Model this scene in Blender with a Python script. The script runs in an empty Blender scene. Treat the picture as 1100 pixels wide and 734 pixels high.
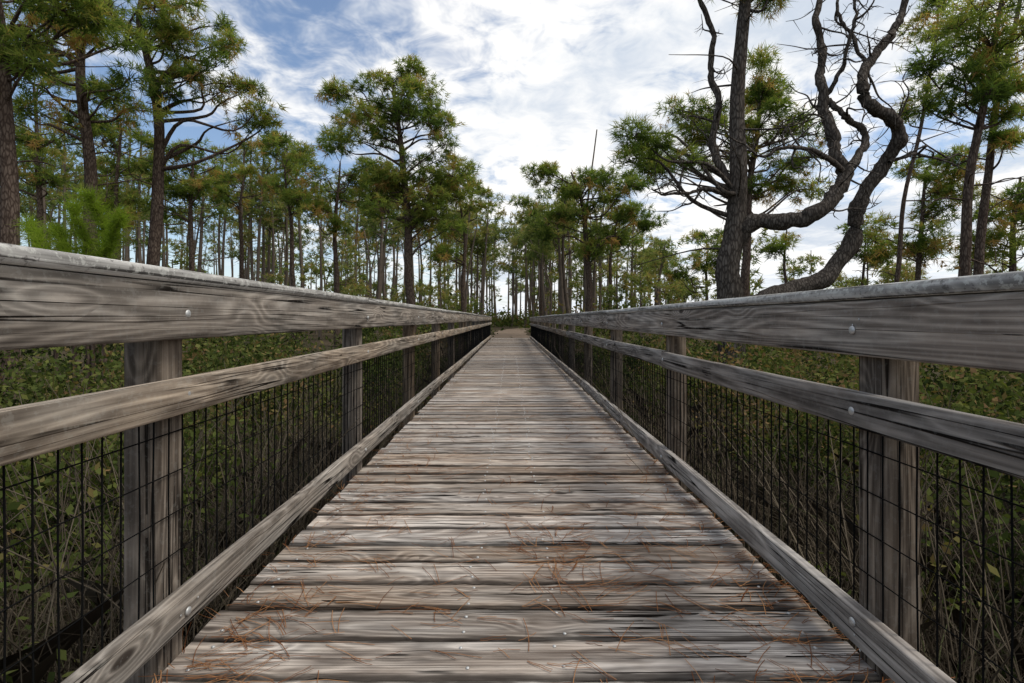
import bpy, math, random
import numpy as np
from mathutils import Vector
random.seed(7); rng=np.random.default_rng(7)
scene=bpy.context.scene
CAMZ=0.856; F=540.0; VX=548.0; VY=343.0
GZ=-0.62
# ------------------------------------------------------------------ helpers
class MB:
    """mesh builder"""
    def __init__(s): s.V=[];s.Fc=[];s.n=0;s.M=[];s.T=[];s.W=[];s.R=[]
    def add(s,v,f,mat=0,tint=0.5,wp=None,rnd=0.5):
        v=np.asarray(v,dtype=np.float32).reshape(-1,3); f=np.asarray(f,dtype=np.int64)
        s.V.append(v); s.Fc.append(f+s.n); s.n+=len(v)
        s.M.append(np.full(len(f),mat,dtype=np.int32))
        t=np.asarray(tint,dtype=np.float32)
        s.T.append(np.full(len(v),float(t),dtype=np.float32) if t.ndim==0 else t)
        s.W.append(v.copy() if wp is None else np.asarray(wp,dtype=np.float32))
        s.R.append(np.full(len(v),rnd,dtype=np.float32))
    def build(s,name,mats,smooth=False,parent=None):
        me=bpy.data.meshes.new(name)
        V=np.concatenate(s.V); me.vertices.add(len(V)); me.vertices.foreach_set("co",V.ravel())
        loops=np.concatenate([f.ravel() for f in s.Fc])
        sizes=np.concatenate([np.full(len(f),f.shape[1],dtype=np.int64) for f in s.Fc])
        st=np.concatenate([[0],np.cumsum(sizes)[:-1]])
        me.loops.add(len(loops)); me.loops.foreach_set("vertex_index",loops.astype(np.int32))
        me.polygons.add(len(sizes)); me.polygons.foreach_set("loop_start",st.astype(np.int32))
        me.polygons.foreach_set("loop_total",sizes.astype(np.int32))
        me.polygons.foreach_set("material_index",np.concatenate(s.M))
        if smooth: me.polygons.foreach_set("use_smooth",np.ones(len(sizes),dtype=bool))
        me.update(calc_edges=True)
        a=me.attributes.new("tint",'FLOAT','POINT'); a.data.foreach_set("value",np.concatenate(s.T))
        a=me.attributes.new("rnd",'FLOAT','POINT'); a.data.foreach_set("value",np.concatenate(s.R))
        a=me.attributes.new("wp",'FLOAT_VECTOR','POINT'); a.data.foreach_set("vector",np.concatenate(s.W).ravel())
        for m in mats: me.materials.append(m)
        o=bpy.data.objects.new(name,me); scene.collection.objects.link(o)
        if parent: o.parent=parent
        return o
def P(px,py,Z):
    return np.array([(px-VX)/F*Z, Z, CAMZ+(VY-py)/F*Z])
def spline(pts,n=6):
    pts=np.asarray(pts,dtype=float)
    if len(pts)<3:
        t=np.linspace(0,1,n+1)[:,None]; return pts[0]*(1-t)+pts[-1]*t
    q=np.vstack([2*pts[0]-pts[1],pts,2*pts[-1]-pts[-2]]); out=[]
    for i in range(1,len(q)-2):
        for k in range(n):
            t=k/n
            out.append(0.5*((2*q[i])+(-q[i-1]+q[i+1])*t+(2*q[i-1]-5*q[i]+4*q[i+1]-q[i+2])*t*t+(-q[i-1]+3*q[i]-3*q[i+1]+q[i+2])*t**3))
    out.append(pts[-1]); return np.array(out)
def tube(mb,path,rad,sides=6,mat=0,tint=0.5,lump=0.0):
    path=np.asarray(path,dtype=float); n=len(path)
    rad=np.asarray(rad,dtype=float)
    if rad.ndim==0: rad=np.full(n,float(rad))
    T=np.gradient(path,axis=0); T/=np.linalg.norm(T,axis=1)[:,None]+1e-9
    up=np.array([1,0,0.]) if abs(T[0][2])>0.7 else np.array([0,0,1.])
    A=np.cross(T,up); A/=np.linalg.norm(A,axis=1)[:,None]+1e-9
    B=np.cross(T,A)
    th=np.arange(sides)/sides*2*math.pi
    rr=rad[:,None]*(1+lump*rng.normal(size=(n,sides)))
    V=path[:,None,:]+rr[:,:,None]*(np.cos(th)[None,:,None]*A[:,None,:]+np.sin(th)[None,:,None]*B[:,None,:])
    i=np.arange(n-1)[:,None]*sides; j=np.arange(sides)[None,:]; j2=(j+1)%sides
    Fq=np.stack([i+j,i+j2,i+sides+j2,i+sides+j],axis=-1).reshape(-1,4)
    mb.add(V.reshape(-1,3),Fq,mat,tint)
def unit(v): return v/(np.linalg.norm(v,axis=-1,keepdims=True)+1e-9)
def tufts(mb,C,D,nb,L,w,bias=0.8,mat=1,tint=None):
    """needle tufts; C centres, D directions"""
    N=len(C)
    d=unit(D[:,None,:]*bias+unit(rng.normal(size=(N,nb,3))))
    l=L*rng.uniform(0.6,1.1,size=(N,nb,1))
    s=unit(np.cross(d,rng.normal(size=(N,nb,3))))*w*0.5
    c=C[:,None,:]+rng.normal(size=(N,nb,3))*L*0.12
    tip=c+d*l; tip[...,2]-=0.12*l[...,0]
    V=np.stack([c-s,c+s,tip],axis=2).reshape(-1,3)
    Fq=np.arange(N*nb*3).reshape(-1,3)
    if tint is None: tint=rng.uniform(0,1,N)
    t=np.repeat(np.clip(np.asarray(tint)[:,None]+rng.normal(size=(N,nb))*0.12,0,1).ravel(),3)
    mb.add(V,Fq,mat,t)
# ------------------------------------------------------------------ node helper
class NT:
    def __init__(s,tree): s.t=tree; s.n=tree.nodes; s.l=tree.links
    def new(s,typ,**kw):
        nd=s.n.new(typ)
        ins=kw.pop('ins',{})
        for k,v in kw.items(): setattr(nd,k,v)
        for k,v in ins.items(): s.set(nd.inputs[k],v)
        return nd
    def set(s,inp,v):
        if isinstance(v,bpy.types.NodeSocket): s.l.new(v,inp)
        else: inp.default_value=v
    def math(s,op,a,b=0.0,c=0.0,clamp=False):
        nd=s.n.new('ShaderNodeMath'); nd.operation=op; nd.use_clamp=clamp
        s.set(nd.inputs[0],a); s.set(nd.inputs[1],b); s.set(nd.inputs[2],c); return nd.outputs[0]
    def vmul(s,a,b):
        nd=s.n.new('ShaderNodeVectorMath'); nd.operation='MULTIPLY'; s.set(nd.inputs[0],a); s.set(nd.inputs[1],b); return nd.outputs[0]
    def noise(s,vec,scale=1.0,detail=3.0,rough=0.5,dist=0.0):
        nd=s.new('ShaderNodeTexNoise',ins={'Vector':vec,'Scale':scale,'Detail':detail,'Roughness':rough,'Distortion':dist}); return nd.outputs['Fac']
    def ramp(s,f,lo,hi,a=0.0,b=1.0,smooth=True):
        nd=s.n.new('ShaderNodeMapRange'); nd.interpolation_type='SMOOTHSTEP' if smooth else 'LINEAR'
        s.set(nd.inputs[0],f); nd.inputs[1].default_value=lo; nd.inputs[2].default_value=hi; nd.inputs[3].default_value=a; nd.inputs[4].default_value=b; return nd.outputs[0]
    def mix(s,f,a,b,blend='MIX'):
        nd=s.n.new('ShaderNodeMix'); nd.data_type='RGBA'; nd.blend_type=blend
        s.set(nd.inputs[0],f)
        for i,v in ((6,a),(7,b)):
            if isinstance(v,tuple) and len(v)==3: v=(*v,1)
            s.set(nd.inputs[i],v)
        return nd.outputs[2]
def newmat(name):
    m=bpy.data.materials.new(name); m.use_nodes=True; m.node_tree.nodes.clear(); nt=NT(m.node_tree)
    out=nt.new('ShaderNodeOutputMaterial'); return m,nt,out
def attr(nt,name):
    return nt.new('ShaderNodeAttribute',attribute_name=name)
def wood(name,dark,light,grey,crack=1.0,greyamt=0.5,lichen=0.0,bump=1.0,stain=0.6,ringw=0.3,edge=0.0,f2=0.85):
    m,nt,out=newmat(name)
    wp=attr(nt,'wp').outputs['Vector']; rnd=attr(nt,'rnd').outputs['Fac']
    kv=nt.vmul(wp,(3.2,8.0,8.0))
    vor=nt.new('ShaderNodeTexVoronoi',ins={'Vector':kv,'Scale':1.0}); d=vor.outputs['Distance']
    col=nt.new('ShaderNodeSeparateColor',ins={0:vor.outputs['Color']})
    has=nt.ramp(col.outputs[0],0.64,0.66)
    kd=nt.math('ADD',d,nt.math('MULTIPLY',nt.math('SUBTRACT',1.0,has),5.0))
    knot=nt.ramp(kd,0.07,0.15,1,0)
    kinf=nt.ramp(kd,0.0,0.5,1,0)
    low=nt.noise(nt.vmul(wp,(0.7,7.5,7.5)),1.0,1.0,0.4)
    rc=nt.math('ADD',nt.math('MULTIPLY',low,17.0),nt.math('MULTIPLY',kinf,3.2))
    ring=nt.math('MULTIPLY',nt.math('PINGPONG',rc,0.5),2.0)
    ring=nt.math('POWER',ring,1.6)
    fib=nt.noise(nt.vmul(wp,(3.5,150,150)),1.0,2.0,0.6)
    fib2=nt.noise(nt.vmul(wp,(1.3,36,36)),1.0,3.0,0.65)
    cn=nt.noise(nt.vmul(wp,(0.6,40,40)),1.0,1.0,0.5)
    st=nt.noise(nt.vmul(wp,(1.7,6,6)),1.0,3.0,0.6)
    cmask=nt.ramp(nt.math('FRACT',nt.math('MULTIPLY',st,3.0)),0.35,0.6)
    craw=nt.ramp(nt.math('ABSOLUTE',nt.math('SUBTRACT',cn,0.5)),0.006,0.028,1,0)
    cr=nt.math('MULTIPLY',nt.math('MULTIPLY',craw,cmask),crack)
    base=nt.math('ADD',nt.math('MULTIPLY',ring,ringw),nt.math('ADD',nt.math('MULTIPLY',fib,0.5),nt.math('MULTIPLY',fib2,f2)))
    mid=(0.25+f2*.5); f=nt.ramp(base,mid-.25+ringw*.25,mid+.17+ringw)
    c=nt.mix(f,dark,light)
    gm=nt.math('MULTIPLY',nt.ramp(st,0.38,0.62),greyamt)
    c=nt.mix(gm,c,nt.mix(f,tuple(x*0.4 for x in grey),grey))
    st2=nt.noise(nt.vmul(wp,(2.9,14,14)),1.3,3.0,0.65)
    c=nt.mix(nt.math('MULTIPLY',nt.ramp(st2,0.48,0.66),stain),c,nt.mix(f,(0.035,0.027,0.022),tuple(x*1.2 for x in dark)))
    c=nt.mix(nt.math('MULTIPLY',knot,0.85),c,(0.03,0.018,0.012))
    c=nt.mix(cr,c,(0.012,0.009,0.007))
    if edge>0:
        t=attr(nt,'tint').outputs['Fac']
        e=nt.ramp(nt.math('ADD',t,nt.math('MULTIPLY',nt.math('SUBTRACT',st2,0.5),0.35)),0.80,1.0)
        c=nt.mix(nt.math('MULTIPLY',e,edge),c,(0.025,0.018,0.014))
    if lichen>0:
        ln=nt.noise(wp,55.0,3.0,0.7)
        c=nt.mix(nt.math('MULTIPLY',nt.ramp(ln,0.53,0.62),lichen*0.7),c,(0.42,0.42,0.38))
        c=nt.mix(nt.math('MULTIPLY',nt.ramp(ln,0.42,0.34),0.6*lichen),c,(0.05,0.045,0.04))
    br=nt.ramp(rnd,0,1,0.72,1.5,False)
    hs=nt.new('ShaderNodeHueSaturation',ins={'Value':br,'Color':c})
    s2=nt.math('ADD',0.55,nt.math('MULTIPLY',nt.math('FRACT',nt.math('MULTIPLY',rnd,7.3)),0.5)); nt.set(hs.inputs['Saturation'],s2)
    h=nt.math('SUBTRACT',nt.math('MULTIPLY',fib2,1.0),nt.math('MULTIPLY',craw,0.8*crack))
    bp=nt.new('ShaderNodeBump',ins={'Height':h,'Strength':0.8*bump,'Distance':0.004})
    bs=nt.new('ShaderNodeBsdfDiffuse',ins={'Color':hs.outputs[0],'Roughness':0.6,'Normal':bp.outputs[0]})
    nt.l.new(bs.outputs[0],out.inputs[0]); return m
def leafmat(name,cols,transl=0.35):
    m,nt,out=newmat(name)
    t=attr(nt,'tint').outputs['Fac']
    cr=nt.new('ShaderNodeValToRGB',ins={0:t}); e=cr.color_ramp.elements
    e[0].position=0; e[0].color=(*cols[0],1); e[1].position=1; e[1].color=(*cols[-1],1)
    for i,c in enumerate(cols[1:-1]):
        k=e.new((i+1)/(len(cols)-1)); k.color=(*c,1)
    bs=nt.new('ShaderNodeBsdfDiffuse',ins={'Color':cr.outputs[0]})
    if transl<=0: nt.l.new(bs.outputs[0],out.inputs[0]); return m
    tr=nt.new('ShaderNodeBsdfTranslucent',ins={'Color':nt.mix(1.0,cr.outputs[0],(1.4,1.5,0.8),'MULTIPLY')})
    mx=nt.new('ShaderNodeMixShader',ins={0:transl,1:bs.outputs[0],2:tr.outputs[0]})
    nt.l.new(mx.outputs[0],out.inputs[0]); return m
def barkmat(name,a,b,sc=1.0):
    m,nt,out=newmat(name)
    g=nt.new('ShaderNodeNewGeometry').outputs['Position']
    v=nt.vmul(g,(1,1,0.28))
    vor=nt.new('ShaderNodeTexVoronoi',feature='DISTANCE_TO_EDGE',ins={'Vector':v,'Scale':22.0*sc})
    edge=nt.ramp(vor.outputs['Distance'],0.0,0.25)
    n=nt.noise(v,30*sc,2,0.65); n2=nt.noise(g,1.6,1,0.6)
    c=nt.mix(nt.math('MULTIPLY',edge,n),tuple(x*0.35 for x in a),nt.mix(n2,a,b))
    bp=nt.new('ShaderNodeBump',ins={'Height':n,'Strength':0.9,'Distance':0.03})
    bs=nt.new('ShaderNodeBsdfDiffuse',ins={'Color':c,'Normal':bp.outputs[0]})
    nt.l.new(bs.outputs[0],out.inputs[0]); return m
def plain(name,c,rough=0.5,metal=0.0,var=0.3,sc=40):
    m,nt,out=newmat(name)
    g=nt.new('ShaderNodeNewGeometry').outputs['Position']
    n=nt.noise(g,sc,2,0.6)
    cc=nt.mix(n,tuple(x*(1-var) for x in c),tuple(min(1,x*(1+var)) for x in c))
    if metal>0: bs=nt.new('ShaderNodeBsdfPrincipled',ins={'Base Color':cc,'Roughness':rough,'Metallic':metal})
    else: bs=nt.new('ShaderNodeBsdfDiffuse',ins={'Color':cc})
    nt.l.new(bs.outputs[0],out.inputs[0]); return m
M_deck=wood('weathered_deck_wood',(0.12,0.083,0.06),(0.48,0.385,0.30),(0.54,0.485,0.43),1.0,0.75,0,1.3,0.5,0.22,0.75,0.6)
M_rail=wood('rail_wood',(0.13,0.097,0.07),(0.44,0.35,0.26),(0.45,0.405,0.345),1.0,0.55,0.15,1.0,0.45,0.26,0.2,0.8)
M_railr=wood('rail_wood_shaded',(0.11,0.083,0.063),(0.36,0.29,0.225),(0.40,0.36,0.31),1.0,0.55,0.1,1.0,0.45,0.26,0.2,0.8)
M_cap=wood('cap_wood',(0.14,0.13,0.115),(0.38,0.355,0.32),(0.46,0.44,0.41),0.8,0.9,0.9,1.0,0.35,0.2)
M_post=wood('post_wood',(0.065,0.045,0.03),(0.25,0.185,0.125),(0.23,0.195,0.16),0.9,0.4,0.1,1.0,0.55,0.26)
M_wire=plain('wire_coated',(0.008,0.008,0.008),0.85)
M_bolt=plain('galvanised_steel',(0.5,0.5,0.49),0.5,0.6)
M_bark=barkmat('pine_bark',(0.14,0.10,0.08),(0.25,0.20,0.16))
M_bark2=barkmat('grey_bark',(0.12,0.10,0.085),(0.25,0.22,0.19))
M_bfar=plain('far_bark',(0.13,0.105,0.086),0.9,0,0.4,3)
M_needle=leafmat('pine_needles',[(0.045,0.072,0.022),(0.092,0.136,0.034),(0.16,0.205,0.05),(0.26,0.28,0.075),(0.36,0.21,0.09)],0.5)
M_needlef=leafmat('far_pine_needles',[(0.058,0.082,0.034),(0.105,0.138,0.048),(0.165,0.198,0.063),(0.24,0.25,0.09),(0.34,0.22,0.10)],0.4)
M_sap=leafmat('sapling_needles',[(0.11,0.17,0.02),(0.19,0.26,0.03),(0.26,0.33,0.05)],0.45)
M_shrub=leafmat('shrub_leaves',[(0.016,0.021,0.009),(0.032,0.045,0.015),(0.066,0.086,0.025),(0.125,0.14,0.04),(0.19,0.12,0.06)],0.25)
M_dry=leafmat('dry_grass_blades',[(0.035,0.027,0.019),(0.08,0.064,0.046),(0.15,0.122,0.09),(0.085,0.10,0.04)],0.0)
M_fallen=leafmat('fallen_needles',[(0.10,0.035,0.015),(0.2,0.085,0.035),(0.36,0.19,0.09)],0.0)
# ------------------------------------------------------------------ board builder
def board(mb,a0,a1,axis,cx,cz,w,h,seg=8,rough=0.0012,rnd=None,bev=0.005,wob=0.0,tilt=0.0,mat=0,warp=0.0):
    pr=np.array([(-w/2+bev,-h/2),(w/2-bev,-h/2),(w/2,-h/2+bev),(w/2,h/2-bev),(w/2-bev*.3,h/2-bev*.3),(w/2-bev,h/2),(w/2-bev-.22*w,h/2),(-w/2+bev+.22*w,h/2),(-w/2+bev,h/2),(-w/2+bev*.3,h/2-bev*.3),(-w/2,h/2-bev),(-w/2,-h/2+bev)])
    if w>h: tn=np.array([1,1,1,1,1,.95,0.5,0.5,.95,1,1,1.])
    else: tn=np.array([1,1,.9,.9,.9,.8,0.5,0.5,.8,.9,.9,.9])
    k=len(pr); a=np.linspace(a0,a1,seg+1)
    rr=np.tile(pr[None],(seg+1,1,1)).copy()
    for side in (0,1):
        nz=np.convolve(rng.normal(size=seg+5),[.2,.3,.3,.2],'same')[2:seg+3]*rough*2
        msk=(pr[:,0]>0) if side else (pr[:,0]<0)
        rr[:,msk,0]+=nz[:,None]
    rr+=rng.normal(size=rr.shape)*rough*0.2
    rr[:,:,1]+=tilt*rr[:,:,0]
    ph=rng.uniform(0,6.28); rr[:,:,0]+= (np.sin(a*1.3+ph)*warp)[:,None]
    ph=rng.uniform(0,6.28); rr[:,:,1]+= (np.sin(a*1.1+ph)*wob)[:,None]
    rnd=rng.uniform() if rnd is None else rnd
    off=rng.uniform(0,60,3)
    A=np.repeat(a[:,None],k,1)
    if axis=='y': V=np.stack([cx+rr[:,:,0],A,cz+rr[:,:,1]],-1)
    elif axis=='x': V=np.stack([A,cx+rr[:,:,0],cz+rr[:,:,1]],-1)
    else: V=np.stack([cx+rr[:,:,0],cz+rr[:,:,1],A],-1)
    W=np.stack([A+off[0],rr[:,:,0]+off[1],rr[:,:,1]+off[2]],-1)
    i=np.arange(seg)[:,None]*k; j=np.arange(k)[None]; j2=(j+1)%k
    Fq=np.stack([i+j,i+j2,i+k+j2,i+k+j],-1).reshape(-1,4)
    if axis=='x' : Fq=Fq[:,::-1]
    mb.add(V.reshape(-1,3),Fq,mat,np.tile(tn,seg+1),W.reshape(-1,3),rnd)
    for s,rev in ((0,True),(seg,False)):
        c=V[s].mean(0); vv=np.vstack([V[s],c]); ww=np.vstack([W[s],W[s].mean(0)])
        tri=np.array([(q,(q+1)%k,k) for q in range(k)]);
        mb.add(vv,tri[:,::-1] if rev else tri,mat,0.5,ww,rnd*0.6)
# ------------------------------------------------------------------ deck
XL,XR=-0.845,0.885
def empty(name):
    e=bpy.data.objects.new(name,None); scene.collection.objects.link(e); return e
deck=empty('boardwalk_deck')
DL=23.0; pitch=0.1435
mb=MB(); y=-1.6
sc=MB()
def disc(mb,c,r,h,nrm='z',seg=10):
    th=np.arange(seg)/seg*2*math.pi
    rings=[(r,0),(r,h*0.4),(r*0.75,h*0.8),(r*0.35,h)]
    pts=[]
    for (q,zz) in rings:
        for t in th: pts.append((q*math.cos(t),q*math.sin(t),zz))
    pts.append((0,0,h*1.02)); pts=np.array(pts)
    if nrm=='x': pts=pts[:,[2,0,1]]
    if nrm=='-x': pts=pts[:,[2,1,0]]*np.array([-1,1,1]); 
    f=[]
    for i in range(3):
        for j in range(seg): f.append((i*seg+j,i*seg+(j+1)%seg,(i+1)*seg+(j+1)%seg,(i+1)*seg+j))
    pts=pts+np.array(c)
    mb.add(pts,f); mb.add(pts,[(3*seg+j,3*seg+(j+1)%seg,4*seg) for j in range(seg)])
while y<DL:
    w=pitch-rng.uniform(0.005,0.0115)
    seg=60 if y<5 else (24 if y<10 else 8)
    cz=-0.019+rng.normal()*0.0018
    r=np.clip(rng.normal(0.5,0.3),0,1); tilt=rng.normal()*0.016
    board(mb,XL+rng.normal()*0.006,XR+rng.normal()*0.006,'x',y+rng.normal()*.001,cz,w,0.038,seg,0.0020 if y<8 else .001,r,0.007,0.0008,tilt,warp=0.0014)
    if y<12:
        for xs in (-0.77,-0.12,0.13,0.80):
            for dy in (-0.04,0.04):
                if rng.uniform()<0.93:
                    d_=dy+rng.normal()*0.006
                    disc(sc,(xs+rng.normal()*0.012,y+d_,cz+.019+tilt*d_),0.0050,0.0032,seg=8)
    y+=pitch
mb.build('planks',[M_deck],False,deck)
sc.build('screws',[M_bolt],True,deck)
mb=MB()
for x in (-0.77,0.0,0.80):
    board(mb,-1.6,DL,'y',x,-0.135,0.04,0.18,10,0.001,0.3)
for yy in np.arange(1.25-1.58*2,DL,1.58):
    board(mb,-0.93,0.97,'x',yy,-0.31,0.05,0.14,4,0.001,0.3)
mb.build('joists',[M_post],False,deck)
# ------------------------------------------------------------------ railings
def railing(x_in,side,z,matrail,z1,phase):
    root=empty('wooden_railing')
    ys=[z1+1.58*i for i in range(-2,14)]
    pm=MB(); bm=MB(); cm=MB(); rm=MB(); wm=MB()
    for i,yy in enumerate(ys):
        board(pm,GZ-0.1,z['cb']-0.002,'z',x_in+side*0.0445,yy+0.0445,0.089,0.089,14,0.001,np.clip(rng.normal(.45,.2),0,1),0.006)
        for hz in (z['tt']-0.07,z['mt']-0.045,z['bt']-0.045):
            disc(bm,(x_in-side*0.0385,yy+0.045+rng.normal()*0.012,hz+rng.normal()*0.008),0.0105,0.005,'-x' if side>0 else 'x',14)
            for k in range(2):
                disc(bm,(x_in-side*0.0385,yy+0.045+rng.normal()*0.02,hz+rng.uniform(-.035,.035)),0.003,0.0012,'-x' if side>0 else 'x',6)
    ya=-1.9; end=ys[-1]+0.15
    def run(mbx,cx,cz,w,h,step,ph,**k):
        idx=ph; y0=ya
        while y0<end:
            j=idx; yb=ys[j]+0.0445 if j<len(ys) else end
            yb=min(yb,end)
            if yb>y0+0.05:
                seg=max(6,int((yb-y0)*6))
                board(mbx,y0+0.0015,yb-0.0015,'y',cx+rng.normal()*0.0008,cz+rng.normal()*0.002,w,h,seg,0.0009,float(rng.uniform(.2,.9)),k.get('bev',0.006),k.get('wob',0.0015),warp=0.0008)
            y0=yb; idx+=step
            if j>=len(ys): break
    run(cm,x_in+side*0.022,(z['ct']+z['cb'])/2,0.139,z['ct']-z['cb'],3,3+phase,bev=0.011)
    run(rm,x_in-side*0.019,(z['tt']+z['tb'])/2,0.037,z['tt']-z['tb'],3,5-phase)
    run(rm,x_in-side*0.019,(z['mt']+z['mb'])/2,0.037,z['mt']-z['mb'],3,4-phase,wob=0.003)
    run(rm,x_in-side*0.019,(z['bt']+z['bb'])/2,0.037,z['bt']-z['bb'],3,5,wob=0.003)
    xw=x_in-side*0.001; zt=z['mt']-0.03; zb=z['bb']+0.03
    yy=-1.5
    while yy<end-0.2:
        j=rng.normal(size=3)*0.0015
        tube(wm,[(xw,yy+j[0],zb),(xw+j[2],yy+j[1],(zb+zt)/2),(xw,yy,zt)],0.0024,4); yy+=0.0508
    zz=zb+0.05
    while zz<zt:
        tube(wm,[(xw-side*0.003,t,zz+rng.normal()*0.0006) for t in np.arange(-1.5,end-0.2,0.4)],0.0017,4); zz+=0.1016
    pm.build('posts',[M_post],False,root); bm.build('bolts',[M_bolt],True,root)
    cm.build('cap_board',[M_cap],False,root); rm.build('rails',[matrail],False,root); wm.build('wire_mesh',[M_wire],False,root)
C=CAMZ
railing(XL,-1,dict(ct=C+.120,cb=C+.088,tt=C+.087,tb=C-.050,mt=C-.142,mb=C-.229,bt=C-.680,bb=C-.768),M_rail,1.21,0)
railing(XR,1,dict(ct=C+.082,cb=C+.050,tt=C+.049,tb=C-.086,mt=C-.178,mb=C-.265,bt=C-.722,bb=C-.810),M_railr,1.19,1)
# ------------------------------------------------------------------ fallen needles on deck
mb=MB(); N=1700
yy=0.9+rng.exponential(2.2,N); xx=np.where(rng.uniform(size=N)<0.45,rng.uniform(XL,XR,N),np.where(rng.uniform(size=N)<0.5,XL+np.abs(rng.normal(0,.18,N)),XR-np.abs(rng.normal(0,.2,N))))
cl=rng.uniform(size=N)<0.08; xx[cl]=0.15+rng.normal(0,.09,cl.sum()); yy[cl]=1.8+rng.normal(0,.2,cl.sum())
for i in range(N):
    if yy[i]>14 or not (XL<xx[i]<XR): continue
    th=rng.uniform(0,math.pi); 
    if rng.uniform()<0.4: th=rng.normal(0,0.3)
    L=rng.uniform(0.05,0.19); bend=rng.normal()*0.25
    for q in range(2 if rng.uniform()<0.4 else 1):
        t2=th+q*rng.normal()*0.25
        s=np.linspace(0,1,5); ang=t2+bend*s
        px=xx[i]+np.cumsum(np.cos(ang))*L/5; py=yy[i]+np.cumsum(np.sin(ang))*L/5
        wv=0.0008*(1+0.12*yy[i])
        nx=-np.sin(ang)*wv; ny=np.cos(ang)*wv; z=0.0035+rng.uniform(0,0.004)
        V=np.empty((10,3)); V[:5,0]=px+nx; V[:5,1]=py+ny; V[5:,0]=px-nx; V[5:,1]=py-ny; V[:,2]=z; V[2,2]+=.002;V[7,2]+=.002
        mb.add(V,[(k,k+1,k+6,k+5) for k in range(4)],0,rng.uniform())
mb.build('fallen_pine_needles',[M_fallen])
# ------------------------------------------------------------------ ground
def gz(x,y):
    base=GZ+0.10*np.sin(x*0.35+1.3)*np.cos(y*0.3)+0.05*np.sin(x*1.1)*np.sin(y*0.9+2)
    rise=np.clip((y-17)/9,0,1); rise=rise*rise*(3-2*rise)
    return base*(1-rise)+rise*(-0.06+0.08*np.sin(x*0.2)*np.sin(y*.13))
g=np.concatenate([-np.geomspace(900,30,18),np.linspace(-28,28,90),np.geomspace(30,900,18)])
gy=np.concatenate([[-300,-100,-30,-10],np.linspace(-5,60,120),np.geomspace(62,1500,22)])
X,Y=np.meshgrid(g,gy); Z=gz(X,Y)
nx=len(g); i=np.arange(len(gy)-1)[:,None]*nx; j=np.arange(nx-1)[None]
mb=MB(); mb.add(np.stack([X,Y,Z],-1).reshape(-1,3),np.stack([i+j,i+j+1,i+nx+j+1,i+nx+j],-1).reshape(-1,4))
m,nt,out=newmat('forest_floor')
gp=nt.new('ShaderNodeNewGeometry').outputs['Position']
n1=nt.noise(gp,0.35,2,0.6); n2=nt.noise(gp,14,3,0.7)
c=nt.mix(nt.ramp(n1,0.4,0.6),(0.06,0.047,0.033),(0.035,0.04,0.02)); c=nt.mix(nt.ramp(n2,0.4,0.65),c,(0.11,0.085,0.06))
bs=nt.new('ShaderNodeBsdfDiffuse',ins={'Color':c}); nt.l.new(bs.outputs[0],out.inputs[0])
mb.build('ground',[m],True)
mb=MB(); ys=np.linspace(DL-0.2,60,40); xc=0.02+np.clip(ys-34,0,99)**2*0.006
V=[];
for k,(a,b) in enumerate(zip(ys,xc)):
    for q in np.linspace(-1,1,5): 
        xx_=b+q*(1.0+0.1*math.sin(a)); V.append((xx_,a,float(gz(np.array(xx_),np.array(a)))+0.03-0.02*abs(q)))
mb.add(V,[(r*5+s,r*5+s+1,r*5+s+6,r*5+s+5) for r in range(39) for s in range(4)])
mb.build('sandy_path',[plain('leafy_sand',(0.22,0.17,0.13),0.95,0,0.4,6)],True)
# ------------------------------------------------------------------ dry grass / brush
mb=MB()
N=48000
sd=rng.uniform(size=N)<0.5
dx=0.10+rng.exponential(1.4,N); x=np.where(sd,XL-0.1-dx,XR+0.1+dx); y=rng.uniform(-0.5,1,N)+rng.gamma(1.6,3.0,N)
ok=(y<24)&(dx<7); x,y=x[ok],y[ok]; N=len(x)
z=gz(x,y); L=rng.uniform(0.2,0.65,N)*(0.8+0.35*np.sin(x*2.1)*np.sin(y*1.7)); 
ln=rng.normal(0,0.5,(N,2))*L[:,None]
w=0.0021*(1+y*0.16); th=rng.uniform(0,6.28,N); sx=np.cos(th)*w; sy=np.sin(th)*w
b=np.stack([x,y,z],-1); mid=b+np.stack([ln[:,0]*.35,ln[:,1]*.35,L*.6],-1); tip=b+np.stack([ln[:,0],ln[:,1],L*.9],-1); s=np.stack([sx,sy,0*sx],-1)
V=np.stack([b-s,b+s,mid+s*.8,tip,mid-s*.8],1).reshape(-1,3); 
t=np.clip(rng.uniform(0,0.72,N)+0.35*(rng.uniform(size=N)<0.2),0,1)
mb.add(V,np.arange(N*5).reshape(-1,5),0,np.repeat(t,5))
for k in range(2000):
    s_=-1 if rng.uniform()<0.5 else 1; dx=0.15+rng.exponential(1.5); xx_=(XL-0.1-dx) if s_<0 else (XR+0.1+dx); yy_=rng.uniform(0,2)+rng.exponential(3.5)
    if yy_>18: continue
    z0=float(gz(np.array(xx_),np.array(yy_))); L=rng.uniform(.35,1.1); d=rng.normal(0,.35,2)
    p=[(xx_,yy_,z0),(xx_+d[0]*L*.4,yy_+d[1]*L*.4,z0+L*.5),(xx_+d[0]*L,yy_+d[1]*L,z0+L)]
    tube(mb,p,[.004,.003,.0015],3,0,rng.uniform(0.2,.7))
mb.build('dry_grass',[M_dry])
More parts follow.
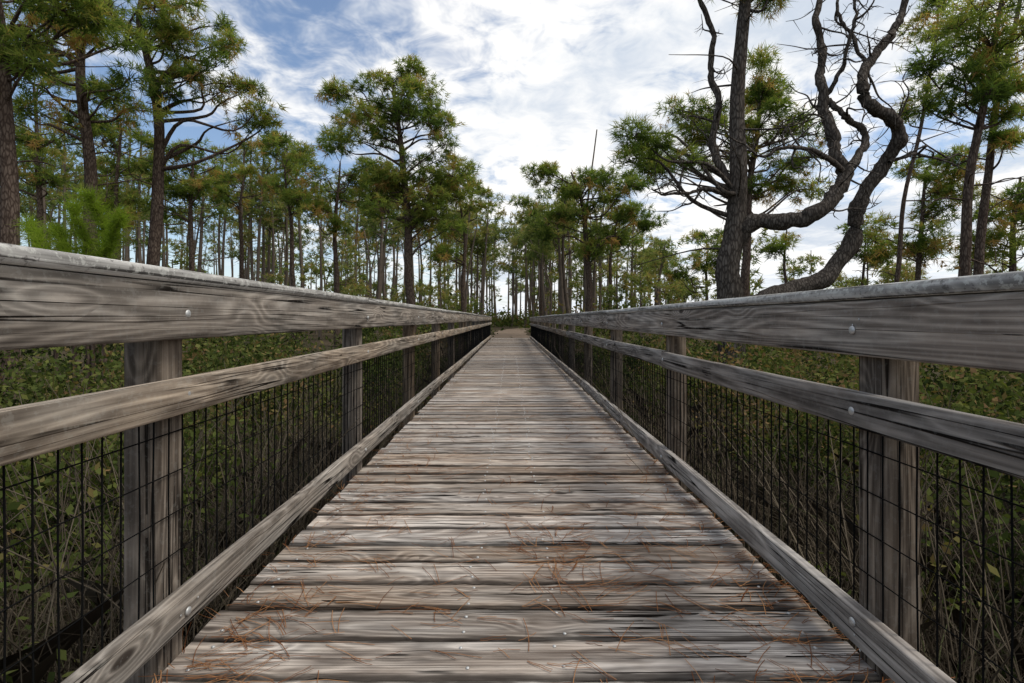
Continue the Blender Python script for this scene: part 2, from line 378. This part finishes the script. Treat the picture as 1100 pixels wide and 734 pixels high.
# ------------------------------------------------------------------ shrubs
def leafcloud(mb,C,R,H,n,ls,tint,nlobe=1):
    u=unit(rng.normal(size=(n,3))); u[:,2]=np.abs(u[:,2])*1.0
    rad=rng.uniform(0.45,1,n)[:,None]**0.6
    lum=1+0.3*np.sin(u[:,0:1]*7+C[0])*np.sin(u[:,1:2]*6+C[1]*2)
    p=C+u*rad*lum*np.array([R,R,H])
    if nlobe>1:
        S=C+unit(rng.normal(size=(nlobe,3))*np.array([1,1,.9])+np.array([0,0,.7]))*rng.uniform(.45,1.1,(nlobe,1))*np.array([R,R,H])
        S[:,2]=np.maximum(S[:,2],C[2]+.08*H)
        idx=rng.integers(0,nlobe,n); p=S[idx]+rng.normal(size=(n,3))*np.array([.2,.2,.16])*R*1.1
        for q in S[:12]: tube(mb,[C,(C+q)/2+rng.normal(size=3)*.05*R,q],[.008,.005,.003],3,0,.85)
    d=unit(rng.normal(size=(n,3))+u*0.6); s=unit(np.cross(d,rng.normal(size=(n,3))))
    l=ls*rng.uniform(.5,1.4,n)[:,None]; a=p; t=p+d*l; m=p+d*l*.5
    V=np.stack([a,m+s*l*.26,t,m-s*l*.26],1).reshape(-1,3)
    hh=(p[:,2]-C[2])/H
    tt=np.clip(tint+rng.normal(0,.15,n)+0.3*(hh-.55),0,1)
    mb.add(V,np.arange(n*4).reshape(-1,4),0,np.repeat(tt,4))
mb=MB()
for k in range(310):
    side=-1 if rng.uniform()<0.5 else 1
    y=rng.uniform(-0.5,3)+rng.gamma(1.5,5.5)
    dx=1.4+rng.exponential(2.4)
    if y>17: dx=0.5+rng.exponential(4)
    if y>32: continue
    x=(XL-dx) if side<0 else (XR+dx)
    R=rng.uniform(.3,.85); H=rng.uniform(.45,1.3)+min(0.6,dx*.12)
    if dx<2: H*=.8
    dist=math.hypot(x,y); ls=0.045 if dist<6 else (0.065 if dist<12 else 0.11)
    n=int((1400 if dist<6 else (750 if dist<12 else 330))*R*1.6)
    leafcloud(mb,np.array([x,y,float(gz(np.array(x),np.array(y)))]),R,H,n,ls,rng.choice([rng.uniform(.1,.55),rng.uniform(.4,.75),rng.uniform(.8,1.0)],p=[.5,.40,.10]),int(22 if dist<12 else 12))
for k in range(95): # low greenery close to the deck
    side=-1 if rng.uniform()<0.5 else 1
    y=rng.uniform(.6,11); dx=.35+rng.uniform(0,1.4); x=(XL-dx) if side<0 else (XR+dx)
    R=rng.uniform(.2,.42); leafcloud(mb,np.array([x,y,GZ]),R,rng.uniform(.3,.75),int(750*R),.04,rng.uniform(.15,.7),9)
mb.build('undergrowth_shrubs',[M_shrub])
mb=MB()
for k in range(620):
    y=rng.uniform(24,110); x=rng.uniform(-1.15,1.15)*y
    if abs(x-0.02)<2.0 and y<50: continue
    R=rng.uniform(.8,2.2); H=rng.uniform(.8,2.3)*(1+max(0,y-50)/120)
    if rng.uniform()<0.15: H*=1.8
    leafcloud(mb,np.array([x,y,-0.05]),R,H,int(170),0.34 if y>50 else .22,rng.uniform(.45,.85))
mb.build('distant_shrubs',[M_shrub])
# ------------------------------------------------------------------ trees
def trunk_at(path,z):
    i=int(np.argmin(np.abs(path[:,2]-z))); return path[i],i
def clump(mb,c,R,K,nb,L,w,tint,twig=True,mat=1,flat=0.6):
    u=unit(rng.normal(size=(K,3))); rad=rng.uniform(0.1,1,K)[:,None]**0.5
    p=c+u*rad*np.array([R,R,R*flat])
    D=unit(u*np.array([1,1,.5])+np.array([0,0,0.55]))
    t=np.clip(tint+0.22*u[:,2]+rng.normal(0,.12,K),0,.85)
    tufts(mb,p,D,nb,L,w,0.75,mat,t)
    if twig:
        for q in range(0,K,3):
            m=(c+p[q])/2+rng.normal(size=3)*0.05*R; m[2]-=0.06*R
            tube(mb,[c-np.array([0,0,R*.2]),m,p[q]],[.012,.008,.004],3,0)
def pine(name,tr,rb,rt,Z,crowns,K=30,nb=14,L=0.26,w=0.024,dead=6,bark=None,tint=0.47,Rc=(0.35,0.75),base=True,extra=None,depth=1.0,brown=.3):
    mb=MB(); pts=[P(p[0],p[1],Z+(p[2] if len(p)>2 else 0)) for p in tr]
    if base:
        b=pts[0].copy(); g0=float(gz(np.array(b[0]),np.array(b[1]))); 
        if b[2]>g0+.1: pts=[np.array([b[0],b[1],g0-.1])]+pts
    path=spline(pts,8); n=len(path); tt=np.linspace(0,1,n)
    path[:,0]+=0.03*np.sin(path[:,2]*1.7+Z); path[:,1]+=0.03*np.cos(path[:,2]*1.3)
    rad=rb*(1-tt)**0.8+rt; rad[:3]*=[1.25,1.1,1.03][:min(3,n)]
    tube(mb,path,rad,10,0,.5,0.03)
    for (px,py,rx,ry,nc) in crowns:
        c0=P(px,py,Z); RX=rx/F*Z; RY=ry/F*Z
        for k in range(nc):
            u=unit(rng.normal(size=3))*rng.uniform(.2,1)**.45
            c=c0+u*np.array([RX,max(RX*.9,.5)*depth,RY])
            R=rng.uniform(*Rc)
            hd=math.hypot(c[0]-path[-1,0],c[1]-path[-1,1])
            a,ia=trunk_at(path,c[2]-0.35*hd-0.25)
            v=c-a; m1=a+v*.35+rng.normal(size=3)*.10*np.linalg.norm(v)+np.array([0,0,-.02]); m2=a+v*.7+rng.normal(size=3)*.07*np.linalg.norm(v)
            r0=min(rad[ia]*.5,0.02+0.014*np.linalg.norm(v))
            tube(mb,spline([a,m1,m2,c],4),np.linspace(r0,.009,13),5,0)
            tn=np.clip(tint+rng.normal(0,.18),0,.8)
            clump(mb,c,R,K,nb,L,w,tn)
            if rng.uniform()<brown:
                e=c+np.array([rng.normal()*R*.6,rng.normal()*R*.6,-R*.5]); tufts(mb,e+rng.normal(size=(6,3))*.15,np.tile([0,0,-.6],(6,1)),nb,L,w,.8,1,np.full(6,.97))
    for k in range(dead):
        ia=rng.integers(n//4,max(n//4+1,n-2)); a=path[ia]; th=rng.uniform(0,6.28); l=rng.uniform(.5,1.8)
        d=np.array([math.cos(th),math.sin(th),rng.uniform(-.15,.5)])
        q=[a,a+d*l*.5+rng.normal(size=3)*.1,a+d*l+rng.normal(size=3)*.25]
        tube(mb,spline(q,4),np.linspace(.022,.005,9),4,0)
    if extra: extra(mb)
    o=mb.build(name,[bark or M_bark,M_needle]); return o
pine('pine_tree',[(10,300),(10,200),(4,100),(-4,0),(-10,-80)],.13,.05,9.5,[(60,-10,90,45,12),(-40,60,50,50,6),(20,60,40,25,3)],dead=8)
pine('pine_tree',[(100,290),(96,200),(90,110),(88,40),(96,-40)],.13,.05,12.5,[(90,10,75,40,13),(60,95,55,40,8),(140,95,25,20,3),(40,40,40,30,4)],dead=12)
pine('pine_tree',[(166,300),(168,210),(172,140),(160,70),(150,25),(152,-10)],.15,.04,14,[(165,10,55,35,11),(215,35,45,28,9),(235,85,45,16,8),(275,122,22,12,4),(185,100,25,15,3)],dead=10,Rc=(.3,.62))
pine('pine_tree',[(40,300),(42,200),(36,90)],.10,.04,19,[(40,110,55,60,17),(30,180,40,30,9)],nb=13,w=.03)
pine('pine_tree',[(206,310),(205,220),(208,165)],.12,.03,21,[(208,180,40,35,13),(180,215,25,18,5)],nb=13,w=.032,L=.3)
pine('pine_tree',[(128,310),(125,220),(130,140)],.11,.03,20,[(132,160,38,55,15),(120,225,30,20,5)],nb=13,w=.032,L=.3)
pine('pine_tree',[(441,330),(438,250),(434,180),(425,120),(422,85)],.17,.03,19,[(425,98,52,30,14),(395,140,42,30,9),(455,140,42,35,11),(478,190,32,38,10),(440,215,50,35,10),(400,215,28,24,6),(465,245,35,22,6),(375,100,20,14,3)],K=34,nb=14,L=.3,w=.03,Rc=(.4,.85),dead=12,depth=.75)
pine('pine_tree',[(362,325),(360,240),(366,175)],.12,.03,22,[(368,180,42,36,13),(345,235,28,22,6)],nb=13,w=.034,L=.3,brown=.7)
pine('pine_tree',[(316,325),(312,240),(306,180)],.12,.03,24,[(308,175,38,30,13),(330,215,25,16,6)],nb=13,w=.034,L=.32)
pine('pine_tree',[(262,325),(258,240),(262,190)],.12,.03,25,[(258,190,34,30,12)],nb=13,w=.034,L=.32,brown=.6)
pine('pine_tree',[(497,328),(499,260),(494,210)],.12,.03,25,[(497,212,30,28,10),(480,260,25,22,6)],nb=13,w=.036,L=.32)
pine('pine_tree',[(633,330),(631,270),(624,215),(614,185)],.16,.03,23,[(610,195,42,22,11),(655,205,38,26,10),(680,245,25,28,6),(600,240,30,16,5),(650,262,25,14,4)],K=34,nb=13,L=.32,w=.036,Rc=(.4,.8),depth=.8)
pine('pine_tree',[(655,330),(657,270),(664,225)],.12,.03,29,[(668,240,26,32,8)],nb=12,w=.04,L=.34)
pine('pine_tree',[(582,330),(580,270),(578,220)],.12,.03,33,[(578,222,22,20,8)],nb=12,w=.042,L=.36)
pine('pine_tree',[(1032,320),(1042,200),(1062,80),(1080,-20)],.09,.035,11,[(1070,20,45,45,9),(1040,95,45,25,6),(1090,110,30,30,5),(1010,60,22,16,2)],dead=12,Rc=(.3,.6))
pine('pine_tree',[(1048,320),(1060,200),(1075,90),(1100,-20)],.09,.035,12.5,[(1090,60,40,45,6),(1060,150,35,18,3)],dead=8,Rc=(.3,.6))
pine('pine_tree',[(985,325),(990,240),(996,180)],.10,.03,19,[(1000,190,38,38,14),(985,250,42,26,12)],nb=13,w=.03,L=.3,brown=.7)
pine('pine_tree',[(1085,320),(1090,240),(1096,190)],.10,.03,17,[(1090,215,40,35,12),(1070,265,30,16,7)],nb=13,w=.03,L=.3)
pine('pine_tree',[(846,320),(842,280),(845,245)],.06,.02,20,[(845,265,20,20,4)],nb=12,w=.03,L=.28)
pine('pine_tree',[(760,328),(758,290),(762,262)],.09,.02,27,[(762,268,32,20,10),(740,290,22,12,5)],nb=12,w=.04,L=.34)
pine('pine_tree',[(925,325),(928,290),(930,250)],.09,.02,25,[(930,262,30,26,12)],nb=12,w=.038,L=.32)
def twisted(mb):
    Z=9.0
    def limb(pts,r0,r1,s=9,k=1.0):
        q=spline([P(a,b,Z+(c[0] if c else 0)) for a,b,*c in pts],7)
        n=len(q); nz=rng.normal(size=(n,3)); nz=(nz+np.roll(nz,1,0)+np.roll(nz,-1,0))/3; q=q+nz*0.03*k
        rr=np.linspace(r0,r1,n)*(1+.08*np.sin(np.arange(n)*.9+r0*50)+.04*rng.normal(size=n)); tube(mb,q,rr,s,0,.5,.04); return q
    def br(q,frac,l,r):
        i=int(frac*(len(q)-1)); a=q[i]; d=unit(rng.normal(size=3)*np.array([1,.6,.8])+np.array([0,0,.35]))
        k=[a]; 
        for s_ in range(4): d=unit(d+rng.normal(size=3)*.5); k.append(k[-1]+d*l/4)
        w_=spline(k,4); tube(mb,w_,np.linspace(r,r*.25,len(w_)),5,0)
        for t in range(4):
            j=rng.integers(5,len(w_)-1); e=w_[j]; dd=unit(rng.normal(size=3)); tube(mb,[e,e+dd*l*.15+rng.normal(size=3)*.03,e+dd*l*.35],[r*.4,r*.28,r*.12],4,0)
        return w_
    A=limb([(790,330,0),(812,325,.1),(850,312,.3),(888,296,.4),(914,262,.4),(924,215,.3),(948,178,.2),(964,148,0),(955,124,-.2),(934,112,-.3),(925,92,-.3),(934,66,-.1),(955,44,.1),(968,18,.2),(978,-20,.3)],.175,.055)
    B=limb([(790,262,0),(806,240,-.1),(840,238,-.3),(872,232,-.5),(898,208,-.5),(908,185,-.4),(899,168,-.4),(893,145,-.3),(886,112,-.2),(881,85,-.1),(884,55,0),(876,25,.1),(884,-25,.2)],.16,.05)
    Cc=limb([(905,188,-.4),(922,168,-.3),(930,148,-.2),(922,134,-.2),(905,124,-.3),(890,108,-.2)],.075,.045)
    D=limb([(795,210,0),(775,180,.2),(765,150,.4),(772,110,.4),(762,80,.4),(768,40,.3),(752,0,.3),(755,-40,.3)],.08,.038)
    E=limb([(905,185,-.4),(880,165,-.8),(845,158,-1),(820,168,-1),(800,160,-1.1)],.05,.012,6)
    G=limb([(795,215,0),(760,205,-.2),(725,210,-.3),(700,203,-.4)],.05,.012,6)
    H=limb([(955,175,0),(985,165,.1),(1010,172,.2),(1030,165,.3)],.035,.01,6)
    I=limb([(888,100,-.2),(905,70,-.4),(915,30,-.5),(920,-20,-.5)],.045,.02,6)
    J=limb([(930,70,0),(915,40,.1),(900,15,.2),(905,-30,.3)],.04,.02,6)
    for q,n in ((A,20),(B,22),(D,14),(E,10),(G,9),(H,6),(I,8),(J,8),(Cc,5)):
        for k in range(n): br(q,rng.uniform(.25,1),rng.uniform(.3,1.2),rng.uniform(.010,.024))
pine('twisted_pine_tree',[(786,325),(782,290),(787,250),(792,180),(795,90),(800,-40)],.165,.08,9.0,[(700,175,40,22,4),(800,-30,70,25,6),(690,150,25,12,2)],K=30,nb=18,L=.22,w=.014,dead=10,bark=M_bark2,Rc=(.25,.45),extra=twisted,depth=.8)
pine('pine_tree',[(800,325),(802,250),(812,150),(815,90)],.13,.03,15,[(830,95,40,35,12),(770,150,45,28,10),(860,150,35,30,9),(715,165,38,22,8),(840,205,50,22,9),(745,120,25,16,5)],K=32,nb=14,L=.27,w=.024,Rc=(.3,.65))
pine('pine_tree',[(960,325),(975,200),(1000,80),(1010,-10)],.06,.025,16,[(1010,20,35,30,7),(990,100,30,20,4)],nb=13,w=.026,Rc=(.3,.6))
mb=MB()
for (a,b,c) in [((112,300),(112,250),(95,208)),((100,300),(118,262),(130,232)),((60,300),(45,265),(30,238)),((80,300),(72,270),(60,246)),((95,300),(92,262),(78,222))]:
    q=spline([P(*a,5.2),P(*b,5.2+rng.normal()*.1),P(*c,5.2+rng.normal()*.2)],8)
    q=np.vstack([[q[0][0],q[0][1],GZ],q]); tube(mb,q,np.linspace(.02,.006,len(q)),5,0)
    D=unit(np.gradient(q,axis=0)); ii=np.repeat(np.arange(3,len(q)),5)
    tufts(mb,q[ii]+rng.normal(size=(len(ii),3))*.02,D[ii],24,.16,.005,.8,1,rng.uniform(0,1,len(ii)))
mb.build('pine_sapling',[M_bark,M_sap])
# distant pine forest
mb=MB()
def far_tree(x,y,H,R,lean=0,big=1.0):
    g0=-.1; path=spline([(x,y,g0),(x+rng.normal()*.25,y,H*.5),(x+lean+rng.normal()*.3,y,H)],5)
    tube(mb,path,np.linspace(.14,.045,len(path)),6,0)
    nc=rng.integers(10,16); low=rng.uniform(.32,.55); tb=rng.normal(.5,.14)
    for k in range(nc):
        h=H*(1-rng.uniform(0,low)); rr=R*(0.35+0.65*math.sin(min(1,(1-h/H)/.3)*1.5))
        th=rng.uniform(0,6.28); c=np.array([path[-1][0]+math.cos(th)*rr*rng.uniform(.3,1),y+math.sin(th)*rr,h])
        a=np.array([path[-2][0],y,h-.5]); tube(mb,[a,(a+c)/2+rng.normal(size=3)*.1,c],[.04,.03,.015],3,0)
        clump(mb,c,rng.uniform(.5,1.1),12,9,.44,.07,np.clip(tb+rng.normal(0,.15),0,.8) if rng.uniform()>.07 else .95,False)
    for k in range(3):
        h=H*rng.uniform(.3,.7); th=rng.uniform(0,6.28); l=rng.uniform(.5,1.3); a=np.array([x,y,h]); tube(mb,[a,a+np.array([math.cos(th),math.sin(th),.3])*l],[.025,.008],3,0)
def outline(px):
    return np.interp(px,[-200,0,150,290,350,500,540,560,600,700,720,760,1000,1300],[120,120,130,150,160,190,212,222,200,225,262,285,270,250])
n=0
while n<175:
    y=rng.uniform(26,80); px=rng.uniform(-60,720) if rng.uniform()<.9 else rng.uniform(720,1180)
    x=(px-VX)/F*y
    if abs(x)<1.8 : continue
    top=outline(px)+rng.uniform(0,45)
    H=CAMZ+(VY-top)/F*y
    H=min(H,15.5+rng.normal()*1.0)
    if px>720: H=min(H,9)
    far_tree(x,y,H,rng.uniform(1.0,1.9),rng.normal()*.3); n+=1
for k in range(20):
    y=rng.uniform(46,80); x=rng.uniform(-4,3.2); far_tree(x,y,min(16,CAMZ+(VY-rng.uniform(210,250))/F*y),rng.uniform(1.2,2.0))
for k in range(90):
    y=rng.uniform(24,90); x=rng.uniform(-1.0,.28)*y
    if abs(x)<2: continue
    H=rng.uniform(5,11); path=spline([(x,y,-.1),(x+rng.normal()*.3,y,H*.5),(x+rng.normal()*.5,y,H)],4); tube(mb,path,np.linspace(.09,.03,len(path)),5,0)
for k in range(120):
    y=rng.uniform(22,60); x=rng.uniform(-1.05,1.05)*y
    if abs(x)<2.3: continue
    if x>.3*y and rng.uniform()<.45: continue
    H=rng.uniform(2.2,5.2); tube(mb,[(x,y,-.1),(x,y,H)],[.06,.02],5,0)
    for q in range(6): clump(mb,np.array([x+rng.normal()*.4,y+rng.normal()*.4,H*rng.uniform(.4,1)]),rng.uniform(.35,.65),10,9,.35,.065,rng.uniform(.4,.85),False)
for k in range(150):
    y=rng.uniform(95,170); x=rng.uniform(-1.1,1.1)*y; H=rng.uniform(9,16) if x<.3*y else rng.uniform(4,8)
    tube(mb,[(x,y,-.1),(x+.2,y,H)],[.2,.1],4,0)
    for q in range(6): clump(mb,np.array([x+rng.normal()*1.2,y,H-rng.uniform(0,4)]),1.4,10,7,.8,.18,rng.uniform(.2,.7),False)
mb.build('distant_pine_forest',[M_bfar,M_needlef])
# ------------------------------------------------------------------ world & sun
el=math.radians(60); az=math.radians(105)
w=bpy.data.worlds.new("World"); scene.world=w; w.use_nodes=True; w.node_tree.nodes.clear(); nt=NT(w.node_tree)
out=nt.new('ShaderNodeOutputWorld')
sky=nt.new('ShaderNodeTexSky',sky_type='NISHITA',sun_disc=False,sun_elevation=el,sun_rotation=az)
dr=nt.new('ShaderNodeTexCoord').outputs['Generated']
sp=nt.new('ShaderNodeSeparateXYZ',ins={0:dr})
zz=nt.math('ADD',nt.math('MAXIMUM',sp.outputs[2],0.0),0.14)
px_=nt.math('DIVIDE',sp.outputs[0],zz); py_=nt.math('DIVIDE',sp.outputs[1],zz)
cv=nt.new('ShaderNodeCombineXYZ',ins={0:px_,1:py_,2:0.0}).outputs[0]
big=nt.noise(cv,0.75,3,0.55,0.3)
fine=nt.noise(cv,7.5,4,0.62,0.4)
bias=nt.math('ADD',nt.math('MULTIPLY',px_,0.13),0.115)
bias=nt.math('MINIMUM',bias,0.17)
d=nt.math('ADD',nt.math('ADD',big,bias),nt.math('MULTIPLY',nt.math('SUBTRACT',fine,0.5),0.5))
mask=nt.ramp(d,0.40,0.66)
shade=nt.noise(cv,1.3,2,0.6,0.2)
cc=nt.mix(nt.ramp(nt.math('ADD',shade,nt.math('MULTIPLY',nt.math('SUBTRACT',fine,.5),.4)),0.30,0.60),(0.60,0.67,0.77),(1.04,1.025,1.0))
hz=nt.ramp(sp.outputs[2],0.0,0.16,1,0)
skc=nt.mix(1.0,sky.outputs[0],(0.15,0.15,0.15),'MULTIPLY')
fc=nt.mix(mask,skc,cc); fc=nt.mix(nt.math('MULTIPLY',hz,0.6),fc,(0.84,0.90,0.97))
bg=nt.new('ShaderNodeBackground',ins={0:fc,1:1.08}); nt.l.new(bg.outputs[0],out.inputs[0])
L=bpy.data.lights.new('sun','SUN'); L.energy=2.1; L.angle=math.radians(20); L.color=(1.0,0.95,0.86)
so=bpy.data.objects.new('sun',L); scene.collection.objects.link(so)
sv=Vector((math.cos(el)*math.sin(az),math.cos(el)*math.cos(az),math.sin(el))); so.rotation_euler=sv.to_track_quat('Z','Y').to_euler(); so.location=(10,10,30)
# ------------------------------------------------------------------ camera
cd=bpy.data.cameras.new('camera'); cam=bpy.data.objects.new('camera',cd); scene.collection.objects.link(cam)
cam.location=(0,0,CAMZ); cam.rotation_euler=(math.radians(90),0,0)
cd.sensor_width=36; cd.lens=F/1100*36; cd.shift_y=-24/1100; cd.shift_x=2/1100; cd.clip_start=0.02; cd.clip_end=4000
scene.camera=cam
scene.view_settings.view_transform='Standard'; scene.view_settings.look='None'; scene.view_settings.exposure=0
